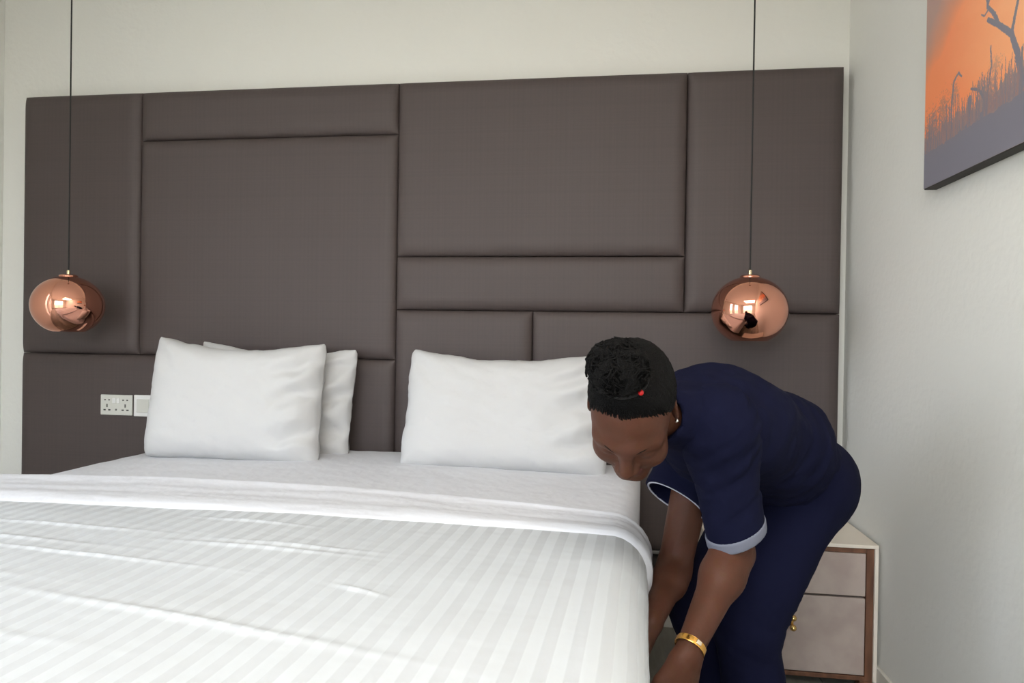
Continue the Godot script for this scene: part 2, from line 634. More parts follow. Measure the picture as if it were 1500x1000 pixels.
# an upholstered pad: flat back, edges rolling over in a wide soft curve
func pad(mb: MB, cen: Vector3, s: Vector3) -> void:
	var xs := []
	var ys := []
	var e := [0.0, 0.0012, 0.004, 0.009, 0.015, 0.022, 0.030, 0.040, 0.052]
	for k in e: xs.append(-s.x / 2 + k)
	for k in range(1, 6): xs.append(lerpf(-s.x / 2 + 0.052, s.x / 2 - 0.052, k / 6.0))
	for k in range(e.size() - 1, -1, -1): xs.append(s.x / 2 - e[k])
	for k in e: ys.append(-s.y / 2 + k)
	for k in range(1, 6): ys.append(lerpf(-s.y / 2 + 0.052, s.y / 2 - 0.052, k / 6.0))
	for k in range(e.size() - 1, -1, -1): ys.append(s.y / 2 - e[k])
	var hgt := func(a: float, b: float) -> float:
		var d1 := clampf((s.x / 2 - absf(a)) / 0.050, 0.0, 1.0)
		var d2 := clampf((s.y / 2 - absf(b)) / 0.050, 0.0, 1.0)
		var q1 := sqrt(1.0 - (1.0 - d1) * (1.0 - d1))
		var q2 := sqrt(1.0 - (1.0 - d2) * (1.0 - d2))
		return s.z - 0.030 + 0.026 * q1 * q2 + 0.004 * (1.0 - pow(2 * a / s.x, 2.0)) * (1.0 - pow(2 * b / s.y, 2.0))
	var st := mb.v.size()
	for a in xs:
		for b in ys:
			var hz: float = hgt.call(a, b)
			var ga: float = (hgt.call(a + 0.0008, b) - hgt.call(a - 0.0008, b)) / 0.0016
			var gb: float = (hgt.call(a, b + 0.0008) - hgt.call(a, b - 0.0008)) / 0.0016
			mb.add(cen + Vector3(a, b, hz), Vector3(-ga, -gb, 1).normalized())
	var C := ys.size()
	for a in xs.size() - 1:
		for b in C - 1:
			var o := st + a * C + b
			mb.quad(o, o + 1, o + C + 1, o + C)
	# sides down to the board
	var dz := s.z - 0.030
	for q in [[Vector3(1, 0, 0), Vector3(0, 1, 0), s.x, s.y], [Vector3(-1, 0, 0), Vector3(0, 1, 0), s.x, s.y], [Vector3(0, 1, 0), Vector3(1, 0, 0), s.y, s.x], [Vector3(0, -1, 0), Vector3(1, 0, 0), s.y, s.x]]:
		var nn: Vector3 = q[0]
		var tg: Vector3 = q[1]
		var c0: Vector3 = cen + nn * (q[2] / 2)
		var i0 := mb.add(c0 - tg * (q[3] / 2), nn)
		var i1 := mb.add(c0 + tg * (q[3] / 2), nn)
		var i2 := mb.add(c0 + tg * (q[3] / 2) + Vector3(0, 0, dz), nn)
		var i3 := mb.add(c0 - tg * (q[3] / 2) + Vector3(0, 0, dz), nn)
		mb.quad(i0, i1, i2, i3)

# ---------------------------------------------------------------- bed
const BO := Vector3(-0.833, 0, 0.145)
const BYAW := -0.052
var nz := FastNoiseLite.new()

func bp(u: float, y: float, v: float) -> Vector3:   # along the bed, which stands a little askew to the wall
	return Basis(Vector3.UP, BYAW) * Vector3(u, y, v)

# point of a cloth over the bed: s runs across it, v along it
func drape(s: float, v: float, hw: float, top: float, R: float, foot: float) -> Vector3:
	var fl := hw - R
	var a := absf(s)
	var sg := signf(s)
	var u := s
	var drop := 0.0
	if a > fl:
		var an := (a - fl) / R
		if an < PI / 2:
			u = sg * (fl + R * sin(an))
			drop = R * (1 - cos(an))
		else:
			var dn := (a - fl) - R * PI / 2
			drop = R + dn
			u = sg * (hw + 0.02 * dn + 0.010 * minf(dn / 0.3, 1.0) * sin(v * 11.0 + sg + 0.7 * sin(v * 5.0)) - 0.022 * minf(dn / 0.25, 1.0))
	var vv := v
	var vdrop := 0.0
	if v > foot:
		var an2 := (v - foot) / R
		if an2 < PI / 2:
			vv = foot + R * sin(an2)
			vdrop = R * (1 - cos(an2))
		else:
			vv = foot + R
			vdrop = R + (v - foot) - R * PI / 2
	var crown := 0.012 * (1.0 - pow(clampf(a / hw, 0, 1), 2.0))
	return Vector3(u, top + crown - maxf(drop, vdrop) - 0.3 * minf(drop, vdrop), vv)

func fold_top(u: float) -> float:
	return 0.755 + 0.085 * u * u

func fold_low(u: float) -> float:
	return 1.055 - 0.06 * u

var creases := [[1.50, -0.62, 0.55, 0.010, 0.05], [1.335, -0.45, 0.35, 0.008, 0.03], [1.24, -0.3, 0.25, 0.007, 0.02], [1.26, 0.28, 0.16, 0.007, 0.0], [1.29, 0.22, 0.2, 0.007, 0.0], [1.45, 0.5, 0.05, 0.006, 0.3], [1.62, 0.3, 0.35, 0.010, 0.12], [1.20, -0.75, 0.2, 0.006, 0.03], [1.12, 0.1, 0.14, 0.006, 0.02], [1.7, -0.3, 0.5, 0.012, 0.06], [1.40, -0.1, 0.3, 0.006, 0.05]]

func duvet_lift(s: float, v: float) -> float:
	var h := 0.003 * nz.get_noise_2d(s * 40, v * 50) + 0.0012 * nz.get_noise_2d(s * 25 + 70, v * 130)
	for c in creases:
		var line: float = c[0] + c[4] * (s - c[1])
		var along: float = (s - c[1]) / c[2]
		if absf(along) < 1.6:
			var w: float = (v - line) / c[3]
			if absf(w) < 4.0:
				h += 0.0045 * exp(-w * w) * exp(-along * along * 1.5)
	return h

func bed() -> void:
	nz.seed = 11
	nz.frequency = 0.05
	var o := thing("bed", BO, "double bed base and thick mattress under white bedding", "bed")
	o.rotation.y = BYAW
	put("bed_base", box1(Vector3(0, 0.23, 1.0), Vector3(1.84, 0.26, 1.98), 0.02, 2), tri_uv(mat(Color(0.25, 0.225, 0.215), 0.8), 3), o)
	put("mattress", box1(Vector3(0, 0.50, 1.0), Vector3(1.88, 0.27, 1.99), 0.06, 4), mat(Color(0.85, 0.85, 0.84), 0.9), o)
	var legm := mat(Color(0.12, 0.11, 0.1), 0.5)
	for a in [-0.8, 0.8]:
		for b in [0.15, 1.85]:
			put("leg", box1(Vector3(a, 0.05, b), Vector3(0.07, 0.1, 0.07), 0.005), legm, o)
	# plain sheet over the mattress
	var white := mat(Color(0.84, 0.845, 0.865), 0.75)
	white.normal_enabled = true
	white.normal_texture = noise_tex(0.02, 256, true, 3.0, 9)
	white.normal_scale = 0.35
	tri_uv(white, 2.0)
	var hw := 0.962
	var R := 0.05
	var half_arc := hw - R + PI / 2 * R + 0.36
	var rows := []
	var uvs := []
	var NV := 60
	var NS := 120
	for a in NV + 1:
		var line := PackedVector3Array()
		var uv := PackedVector2Array()
		var v := lerpf(0.005, 1.08, float(a) / NV)
		for b in NS + 1:
			var s := lerpf(-half_arc, half_arc, float(b) / NS)
			var p := drape(s, v, hw, 0.652, R, 9.0)
			if absf(s) < hw:
				p.y += 0.004 * nz.get_noise_2d(s * 70 + 300, v * 60)
			line.append(p)
			uv.append(Vector2(s, v))
		rows.append(line)
		uvs.append(uv)
	var sh := MB.new()
	cloth_shell(sh, rows, 0.006, uvs)
	var so := put("bed_sheet", sh, white, self, BO)
	so.rotation.y = BYAW
	tag(so, "plain white sheet over the mattress under the pillows", "sheet")
	# striped duvet with its turned-back top
	var du := thing("duvet", BO, "white satin-striped duvet with plain turned-back top edge", "duvet")
	du.rotation.y = BYAW
	var stripe := mat(Color(1, 1, 1), 0.6)
	var im := Image.create(128, 8, false, Image.FORMAT_RGB8)
	var rg := Image.create(128, 8, false, Image.FORMAT_RGB8)
	for x in 128:
		var e := clampf((absf(x - 63.5) - 31.0) / 3.0, -1.0, 1.0) * 0.5 + 0.5
		for y in 8:
			var g := lerpf(0.755, 0.808, e)  # one white cloth; sheen of the satin bands is painted into the tone
			im.set_pixel(x, y, Color(g * 0.98, g * 0.997, g * 1.012))
			var q := lerpf(0.85, 0.42, e)
			rg.set_pixel(x, y, Color(q, q, q))
	stripe.albedo_texture = ImageTexture.create_from_image(im)
	stripe.roughness_texture = ImageTexture.create_from_image(rg)
	stripe.roughness = 1.0
	stripe.uv1_scale = Vector3(1 / 0.041, 1, 1)
	hw = 0.983
	R = 0.085
	half_arc = hw - R + PI / 2 * R + 0.42
	rows = []
	uvs = []
	NV = 300
	NS = 150
	for a in NV + 1:
		var line := PackedVector3Array()
		var uv := PackedVector2Array()
		for b in NS + 1:
			var s := lerpf(-half_arc, half_arc, float(b) / NS)
			var v := lerpf(fold_top(clampf(s, -1, 1)) + 0.02, 2.25, float(a) / NV)
			var p := drape(s, v, hw, 0.681 - 0.025 * exp(-a * 0.25), R, 1.95)
			var lift := duvet_lift(s, v)
			if absf(s) < hw - R:
				p.y += lift
			else:
				p.x += signf(s) * lift
			line.append(p)
			uv.append(Vector2(s, v))
		rows.append(line)
		uvs.append(uv)
	var cv := MB.new()
	cloth_shell(cv, rows, 0.02, uvs)
	put("cover", cv, stripe, du)
	rows = []
	uvs = []
	NV = 48
	for a in NV + 1:
		var line := PackedVector3Array()
		var uv := PackedVector2Array()
		var f := float(a) / NV
		for b in NS + 1:
			var s := lerpf(-half_arc, half_arc, float(b) / NS)
			var sc := clampf(s, -1, 1)
			var v := lerpf(fold_top(sc), fold_low(sc), 0.5 - 0.5 * cos(PI * f))
			var q := 0.5 - 0.5 * cos(PI * f)
			# rolled lip at the head edge, a dip, then a fuller roll at the hem
			var e := sqrt(maxf(0.0, 1.0 - pow(absf(2 * q - 1), 10.0)))
			var lift := -0.012 + e * (0.019 + 0.005 * exp(-pow((q - 0.80) / 0.14, 2.0)) + 0.007 * exp(-pow((q - 0.10) / 0.09, 2.0)) + 0.004 * nz.get_noise_2d(s * 30 + 500, q * 60))
			var p := drape(s, v, hw, 0.681, R, 9.0)
			var an := clampf((absf(s) - (hw - R)) / R, 0.0, PI / 2)
			p += Vector3(signf(s) * sin(an), cos(an), 0) * lift
			line.append(p)
			uv.append(Vector2(s, v))
		rows.append(line)
		uvs.append(uv)
	var fo := MB.new()
	cloth_shell(fo, rows, 0.008, uvs)
	put("turned_back_fold", fo, white, du).set_meta("label", "plain white turned-back top edge")

# ---------------------------------------------------------------- pillows
func pillow_mesh(W: float, H: float, T: float, sd: int, m: Material, folds: float, skew: float) -> ArrayMesh:
	var n := FastNoiseLite.new()
	n.seed = sd
	n.frequency = 1.0
	n.fractal_octaves = 3
	var mb := MB.new()
	var NX := 72
	var NY := 48
	for side in [1.0, -1.0]:
		var rows := []
		for a in NX + 1:
			var line := PackedVector3Array()
			for b in NY + 1:
				var s := -cos(PI * a / NX) * 0.6 + lerpf(-1, 1, float(a) / NX) * 0.4
				var t := -cos(PI * b / NY) * 0.6 + lerpf(-1, 1, float(b) / NY) * 0.4
				var X := W / 2 * s * (1.0 - 0.035 * (1.0 - t * t))
				var Y := H / 2 * t * (1.0 - (0.20 if t > 0 else 0.05) * (1.0 - s * s))
				X += 0.006 * n.get_noise_2d(t * 2.2, 7.0 + s) * s * s
				Y += 0.006 * n.get_noise_2d(s * 2.6, 3.0 + t) * t * t
				var rc := 1.0 - 0.045 * pow(s * s * t * t, 4.0)
				X *= rc
				X -= skew * Y
				Y *= rc
				var es := 1.0 - pow(absf(s), 5.0)
				var et := 1.0 - pow(absf(t), 5.0)
				var z := T / 2 * pow(maxf(es * et, 0.0), 0.55)
				var inner := pow(maxf(es * et, 0.0), 0.35)
				# creases that run in from the right-hand seam and the corners
				var dg := s * 0.55 - t * 0.9
				var w1 := smoothstep(0.35, 0.85, s) * smoothstep(1.0, 0.6, absf(t))
				var w2 := smoothstep(-0.5, -0.92, s) * smoothstep(0.0, 0.8, t)
				z += inner * folds * (0.021 * w1 * sin(dg * 12.0 + 1.5 * n.get_noise_2d(s * 1.5, t * 1.5)) + 0.014 * w2 * sin((s + t) * 9.0))
				z += inner * (0.009 * n.get_noise_2d(s * 0.9 + 20 * side, t * 0.8) + 0.004 * n.get_noise_2d(s * 2.5 + (t * 2.0), t * 2.5 + 9))
				line.append(Vector3(X, Y, side * (z + 0.003)))
			rows.append(line)
		var st := mb.v.size()
		for a in NX + 1:
			for b in NY + 1:
				var du: Vector3 = rows[mini(a + 1, NX)][b] - rows[maxi(a - 1, 0)][b]
				var dv: Vector3 = rows[a][mini(b + 1, NY)] - rows[a][maxi(b - 1, 0)]
				mb.add(rows[a][b], du.cross(dv).normalized() * side, Vector2(float(a) / NX, float(b) / NY))
		for a in NX:
			for b in NY:
				var o := st + a * (NY + 1) + b
				mb.quad(o, o + 1, o + NY + 2, o + NY + 1)
		if side < 0:
			# seam all round
			var C := NY + 1
			var rim := []
			for b in C: rim.append(b)
			for a in range(1, NX + 1): rim.append(a * C + NY)
			for b in range(NY - 1, -1, -1): rim.append(NX * C + b)
			for a in range(NX - 1, 0, -1): rim.append(a * C)
			for q in rim.size():
				var x: int = rim[q]
				var y: int = rim[(q + 1) % rim.size()]
				var nn := Vector3(mb.v[x].x / W, mb.v[x].y / H, 0).normalized()
				mb.quad(mb.add(mb.v[x], nn), mb.add(mb.v[y], nn), mb.add(mb.v[st + y], nn), mb.add(mb.v[st + x], nn))
	return mb.mesh(m)

func pillows() -> void:
	var cotton := mat(Color(0.765, 0.764, 0.762), 0.85)
	cotton.normal_enabled = true
	cotton.normal_texture = noise_tex(0.015, 256, true, 4.0, 31)
	cotton.normal_scale = 0.3
	tri_uv(cotton, 2.5)
	var spec := [
		["pillow", Vector3(-1.380, 0.870, 0.325), Vector3(0.69, 0.475, 0.17), Vector3(-15, 1.5, -1.4), 4, 1.0, "white pillow leaning in front of another, left of the headboard's centre", 0.07],
		["pillow_001", Vector3(-1.305, 0.861, 0.18), Vector3(0.67, 0.45, 0.11), Vector3(-7, 0, -2.2), 8, 0.8, "white pillow standing behind the front left pillow", 0.0],
		["pillow_002", Vector3(-0.365, 0.855, 0.28), Vector3(0.755, 0.46, 0.16), Vector3(-18, -1.0, -0.3), 15, 1.0, "single white pillow beside the bending woman's head", 0.0]]
	for s in spec:
		var o := share(s[0], pillow_mesh(s[2].x, s[2].y, s[2].z, s[4], cotton, s[5], s[7]), self, s[1])
		o.rotation_degrees = s[3]
		tag(o, s[6], "pillow", "white bed pillows")

# ---------------------------------------------------------------- furniture
func nightstand() -> void:
	var cream := mat(Color(0.88, 0.845, 0.79), 0.45)
	var front := mat(Color(1, 1, 1), 0.55)
	front.albedo_texture = ramp_tex(0.012, 256, Color(0.66, 0.595, 0.56), Color(0.705, 0.645, 0.605), 44)
	front.uv1_triplanar = true
	front.uv1_scale = Vector3(2, 2, 2)
	var wood := mat(Color(1, 1, 1), 0.45)
	wood.albedo_texture = ramp_tex(0.01, 256, Color(0.36, 0.235, 0.165), Color(0.47, 0.315, 0.225), 45)
	wood.uv1_triplanar = true
	wood.uv1_scale = Vector3(8, 1.2, 8)
	var gold := mat(Color(0.88, 0.74, 0.48), 0.22, 1.0)
	var x0 := 0.335
	var x1 := 0.874
	var zb := 0.105
	var zf := 0.395
	var o := thing("nightstand", Vector3((x0 + x1) / 2, 0, (zb + zf) / 2), "cream two-drawer nightstand with brown inner frame behind the bending woman", "nightstand")
	var w := x1 - x0
	var d := zf - zb
	var sh := MB.new()
	rbox(sh, Vector3(0, 0.464, 0), Vector3(w, 0.012, d), 0.002, 1)
	for s in [-1.0, 1.0]:
		rbox(sh, Vector3(s * (w / 2 - 0.006), 0.244, 0), Vector3(0.012, 0.43, d), 0.002, 1)
	rbox(sh, Vector3(0, 0.24, -d / 2 + 0.006), Vector3(w - 0.024, 0.41, 0.012), 0.001, 1)
	put("case", sh, cream, o)
	var fr := MB.new()
	for s in [-1.0, 1.0]:
		rbox(fr, Vector3(s * (w / 2 - 0.0235), 0.2435, d / 2 - 0.022), Vector3(0.023, 0.429, 0.03), 0.0015, 1)
	rbox(fr, Vector3(0, 0.4495, d / 2 - 0.022), Vector3(w - 0.07, 0.017, 0.03), 0.0015, 1)
	rbox(fr, Vector3(0, 0.036, d / 2 - 0.022), Vector3(w - 0.07, 0.014, 0.03), 0.0015, 1)
	put("inner_frame", fr, wood, o)
	for k in 2:
		var h: float = [0.138, 0.249][k]
		var yc: float = [0.3705, 0.1705][k]
		var dr := put("drawer", box1(Vector3(0, yc, d / 2 - 0.02), Vector3(w - 0.074, h, 0.026), 0.002, 1), front, o)
		var hd := MB.new()
		var hx := 0.612 - (x0 + x1) / 2
		var hy: float = [0.37, 0.208][k]
		var zf2 := d / 2 - 0.007
		for s in [-1.0, 1.0]:
			lathe(hd, Vector3(hx, hy + s * 0.016, zf2), [Vector2(0.0045, 0.0), Vector2(0.0045, 0.008), Vector2(0.0085, 0.012), Vector2(0.0105, 0.018), Vector2(0.0095, 0.024), Vector2(0.005, 0.028), Vector2(0.0, 0.029)], 16, Basis(Vector3.RIGHT, PI / 2))
		rbox(hd, Vector3(hx, hy, zf2 + 0.003), Vector3(0.010, 0.062, 0.006), 0.003, 2)
		put("handle", hd, gold, dr).set_meta("label", "small gold double-knob handle")
	put("drawer_box", box1(Vector3(0, 0.24, -0.02), Vector3(w - 0.05, 0.40, d - 0.06)), mat(Color(0.10, 0.08, 0.07), 0.8), o)
	for a in [-1.0, 1.0]:
		for b in [-1.0, 1.0]:
			put("foot", box1(Vector3(a * (w / 2 - 0.03), 0.0145, b * (d / 2 - 0.03)), Vector3(0.04, 0.029, 0.04), 0.003), wood, o)

func pendant(called: String, at: Vector3, label: String) -> void:
	var copper := mat(Color(0.93, 0.66, 0.56), 0.045, 1.0)
	var brass := mat(Color(0.85, 0.78, 0.62), 0.25, 1.0)
	var o := thing(called, at, label, "lamp", "copper pendant lamps")
	var g := MB.new()
	var prof := []
	var N := 40
	var a0 := deg_to_rad(81)
	var a1 := deg_to_rad(-62)
	for k in N + 1:
		var an := lerpf(a0, a1, float(k) / N)
		prof.append(Vector2(0.127 * cos(an), 0.117 * sin(an)))
	prof.reverse()
	lathe(g, Vector3.ZERO, prof, 64)
	var inn := []
	for k in N + 1:
		var an := lerpf(a0, a1, float(k) / N)
		inn.append(Vector2(0.124 * cos(an), 0.114 * sin(an)))
	inn.append(prof[0])
	lathe(g, Vector3.ZERO, inn, 64)
	put("globe_shade", g, copper, o)
	var cp := MB.new()
	lathe(cp, Vector3(0, 0.113, 0), [Vector2(0.033, 0.0), Vector2(0.033, 0.004), Vector2(0.028, 0.008), Vector2(0.010, 0.010), Vector2(0, 0.010)], 32)
	put("cap", cp, copper, o)
	var nb := MB.new()
	lathe(nb, Vector3(0, 0.122, 0), [Vector2(0.0065, 0.0), Vector2(0.0065, 0.014), Vector2(0.004, 0.018), Vector2(0.0, 0.018)], 16)
	put("cord_grip", nb, brass, o)
	var cd := MB.new()
	tube(cd, [Vector3(0, 0.135, 0), Vector3(0, CY - at.y - 0.02, 0)], 0.0028, 8)
	put("cord", cd, mat(Color(0.10, 0.10, 0.10), 0.7), o)
	var rs := MB.new()
	lathe(rs, Vector3(0, CY - at.y, 0), [Vector2(0.0, -0.028), Vector2(0.045, -0.026), Vector2(0.05, -0.02), Vector2(0.05, 0.0)], 32)
	put("ceiling_rose", rs, copper, o)
	var sk := MB.new()
	lathe(sk, Vector3.ZERO, [Vector2(0.0, 0.05), Vector2(0.018, 0.05), Vector2(0.018, 0.112), Vector2(0.0, 0.112)], 20)
	put("bulb_holder", sk, mat(Color(0.08, 0.08, 0.08), 0.5), o)
	var bl := MB.new()
	lathe(bl, Vector3.ZERO, [Vector2(0.0, -0.035), Vector2(0.016, -0.031), Vector2(0.027, -0.018), Vector2(0.03, 0.0), Vector2(0.026, 0.018), Vector2(0.015, 0.036), Vector2(0.013, 0.052)], 24)
	put("bulb", bl, mat(Color(0.92, 0.91, 0.88), 0.35), o)

# ---------------------------------------------------------------- print on canvas
func stroke(im: Image, pts: Array, w0: float, w1: float, col: Color) -> void:
	for k in pts.size() - 1:
		var a: Vector2 = pts[k]
		var b: Vector2 = pts[k + 1]
		var steps := int((b - a).length() * 900) + 2
		for s in steps:
			var f := float(s) / steps
			var g := (k + f) / (pts.size() - 1)
			var p := a.lerp(b, f)
			var r := lerpf(w0, w1, g) * 512
			var cx := p.x * 640 + 2.0 * nz.get_noise_2d(p.x * 900, p.y * 900)
			var cy := p.y * 480
			for y in range(maxi(0, int(cy - r)), mini(480, int(cy + r) + 1)):
				for x in range(maxi(0, int(cx - r)), mini(640, int(cx + r) + 1)):
					if Vector2(x - cx, y - cy).length() <= r + 0.3:
						im.set_pixel(x, y, col)

func canvas() -> void:
	var im := Image.create(640, 480, false, Image.FORMAT_RGB8)
	var rng := RandomNumberGenerator.new()
	rng.seed = 77
	var dark := Color(0.50, 0.49, 0.53)
	for y in 480:
		for x in 640:
			var a := x / 640.0
			var b := y / 480.0
			var c := Color(0.96, 0.57, 0.38).lerp(Color(1.0, 0.77, 0.57), clampf((a - 0.15) * 1.7 + 0.1 * nz.get_noise_2d(a * 60, b * 120), 0, 1))
			var corner := clampf((0.55 - b - a * 1.0) * 4.0 + 0.25 * nz.get_noise_2d(a * 90, b * 60), 0.0, 1.0)
			c = c.lerp(Color(0.67, 0.57, 0.55), corner * 0.9)
			c = c.lerp(Color(1.0, 0.52, 0.29), clampf((b - 0.62) * 4.0, 0, 1) * 0.55)
			var gl := 0.84 + 0.03 * nz.get_noise_2d(a * 300, 5.0) - 0.05 * a
			var grass := 0.12 * absf(nz.get_noise_2d(a * 900.0, 2.0)) + 0.14 * maxf(0.0, nz.get_noise_2d(a * 200.0, b * 50)) + 0.05
			if b > gl:
				c = dark
			elif b > gl - grass:
				c = c.lerp(dark, 0.75)
			im.set_pixel(x, y, c)
	# leafy smudges: [centre, half width, half height, strength]
	for bl in [[0.05, 0.74, 0.07, 0.11, 0.75], [0.13, 0.70, 0.05, 0.10, 0.55], [0.40, 0.74, 0.06, 0.08, 0.6], [0.47, 0.80, 0.07, 0.08, 0.6], [0.43, 0.66, 0.04, 0.05, 0.35], [0.20, 0.66, 0.03, 0.08, 0.45], [0.53, 0.78, 0.05, 0.08, 0.5], [0.72, 0.76, 0.12, 0.10, 0.6], [0.92, 0.74, 0.08, 0.10, 0.6], [0.35, 0.70, 0.035, 0.035, 0.5]]:
		for y in range(maxi(0, int((bl[1] - bl[3] * 1.5) * 480)), mini(480, int((bl[1] + bl[3] * 1.5) * 480))):
			for x in range(maxi(0, int((bl[0] - bl[2] * 1.5) * 640)), mini(640, int((bl[0] + bl[2] * 1.5) * 640))):
				var dx: float = (x / 640.0 - bl[0]) / bl[2]
				var dy: float = (y / 480.0 - bl[1]) / bl[3]
				var leaf := 0.75 - sqrt(dx * dx + dy * dy) + 0.9 * nz.get_noise_2d(x * 6.0, y * 3.0) + 0.5 * nz.get_noise_2d(x * 1.5 + 90, y * 1.5)
				if leaf > 0.1:
					im.set_pixel(x, y, im.get_pixel(x, y).lerp(dark, minf(leaf * 2.0, 1.0) * bl[4]))
	var V := func(arr: Array) -> Array:
		var out := []
		for q in arr: out.append(Vector2(q[0], q[1]))
		return out
	stroke(im, V.call([[0.575, 0.93], [0.562, 0.814], [0.532, 0.669], [0.503, 0.585], [0.439, 0.513], [0.385, 0.462]]), 0.017, 0.008, dark)
	stroke(im, V.call([[0.439, 0.513], [0.419, 0.463], [0.382, 0.411], [0.376, 0.33], [0.36, 0.22]]), 0.009, 0.004, dark)
	stroke(im, V.call([[0.39, 0.422], [0.364, 0.436], [0.35, 0.42]]), 0.004, 0.002, dark)
	stroke(im, V.call([[0.382, 0.411], [0.41, 0.33], [0.45, 0.25]]), 0.004, 0.002, dark)
	stroke(im, V.call([[0.561, 0.8], [0.55, 0.702], [0.553, 0.66]]), 0.006, 0.003, dark)
	stroke(im, V.call([[0.503, 0.585], [0.53, 0.48], [0.6, 0.36], [0.66, 0.30]]), 0.008, 0.003, dark)
	stroke(im, V.call([[0.378, 0.883], [0.385, 0.823], [0.393, 0.734], [0.408, 0.648], [0.402, 0.572]]), 0.007, 0.003, dark)
	stroke(im, V.call([[0.192, 0.86], [0.182, 0.718], [0.194, 0.604], [0.223, 0.58], [0.242, 0.607]]), 0.007, 0.003, dark)
	stroke(im, V.call([[0.285, 0.87], [0.293, 0.718]]), 0.016, 0.011, dark)
	stroke(im, V.call([[0.386, 0.855], [0.37, 0.754], [0.344, 0.71], [0.298, 0.684]]), 0.007, 0.004, dark)
	stroke(im, V.call([[0.36, 0.735], [0.36, 0.65]]), 0.004, 0.002, dark)
	stroke(im, V.call([[0.8, 0.9], [0.81, 0.6], [0.79, 0.45], [0.84, 0.34]]), 0.009, 0.003, dark)
	for k in 260:
		var a := rng.randf()
		var b := 0.84 - 0.04 * a
		stroke(im, [Vector2(a, b), Vector2(a + rng.randf_range(-0.012, 0.012), b - rng.randf_range(0.02, 0.17))], 0.003, 0.0012, dark.lerp(Color(0.75, 0.5, 0.42), rng.randf() * 0.5))
	var print := mat(Color(1, 1, 1), 0.5)
	print.albedo_texture = ImageTexture.create_from_image(im)
	var wv := weave_image(256, 4, 0.3, 1.0, 6)
	wv.bump_map_to_normal_map(1.0)
	var edge := mat(Color(0.22, 0.21, 0.20), 0.7)
	var z0 := 0.715
	var z1 := 1.515
	var y0 := 1.54
	var y1 := 2.14
	var o := thing("canvas_print", Vector3(RX, y0, (z0 + z1) / 2), "orange sunset canvas print of bare tree silhouettes on side wall", "picture")
	var t := 0.034
	put("stretcher", box1(Vector3(-t / 2, (y1 - y0) / 2, 0), Vector3(t, y1 - y0, z1 - z0), 0.003, 2), edge, o)
	var f := MB.new()
	var nn := Vector3(-1, 0, 0)
	var q := [[0.0, 0.0], [1.0, 0.0], [1.0, 1.0], [0.0, 1.0]]
	var idx := []
	for e in q:
		idx.append(f.add(Vector3(-t - 0.0008, lerpf(0.002, y1 - y0 - 0.002, 1 - e[1]), lerpf(-(z1 - z0) / 2 + 0.002, (z1 - z0) / 2 - 0.002, e[0])), nn, Vector2(e[0], e[1])))
	f.quad(idx[0], idx[1], idx[2], idx[3])
	var bk := []
	for e in q:
		bk.append(f.add(Vector3(-t + 0.0004, lerpf(0.002, y1 - y0 - 0.002, 1 - e[1]), lerpf(-(z1 - z0) / 2 + 0.002, (z1 - z0) / 2 - 0.002, e[0])), -nn, Vector2(e[0], e[1])))
	f.quad(bk[0], bk[1], bk[2], bk[3])
	put("printed_face", f, print, o)

func sockets() -> void:
	var plastic := mat(Color(0.80, 0.80, 0.77), 0.35)
	var white := mat(Color(0.88, 0.88, 0.87), 0.3)
	var hole := mat(Color(0.25, 0.25, 0.24), 0.8)
	var z := 0.0955
	var o := thing("wall_socket", Vector3(-2.049, 0.809, z), "white double power socket plate on the headboard beside the switch", "socket")
	put("plate", box1(Vector3(0, 0, 0.004), Vector3(0.146, 0.086, 0.009), 0.003, 2), plastic, o)
	for s in [-1.0, 1.0]:
		put("rocker_switch", box1(Vector3(s * 0.010, 0.018, 0.0095), Vector3(0.014, 0.022, 0.005), 0.002, 2), white, o)
		var h := MB.new()
		var cx: float = s * 0.042
		rbox(h, Vector3(cx, -0.003, 0.0083), Vector3(0.006, 0.014, 0.001), 0.0004, 1)
		for e in [-1.0, 1.0]:
			rbox(h, Vector3(cx + e * 0.011, -0.021, 0.0083), Vector3(0.011, 0.006, 0.001), 0.0004, 1)
			rbox(h, Vector3(cx + e * 0.0095, 0.021, 0.0083), Vector3(0.008, 0.005, 0.001), 0.0004, 1)
		put("pin_holes", h, hole, o)
	var sc := MB.new()
	lathe(sc, Vector3(0, -0.020, 0.0085), [Vector2(0.0, 0.0015), Vector2(0.004, 0.0012), Vector2(0.0045, 0.0)], 12, Basis(Vector3.RIGHT, PI / 2))
	put("screw", sc, mat(Color(0.5, 0.5, 0.48), 0.4, 0.6), o)
	var l := thing("light_switch", Vector3(-1.925, 0.809, z), "square white light switch on the headboard beside the front left pillow", "switch")
	put("plate", box1(Vector3(0, 0, 0.004), Vector3(0.086, 0.090, 0.009), 0.003, 2), white, l)
	put("rocker", box1(Vector3(0, 0, 0.0095), Vector3(0.056, 0.056, 0.005), 0.002, 2, ), plastic, l)

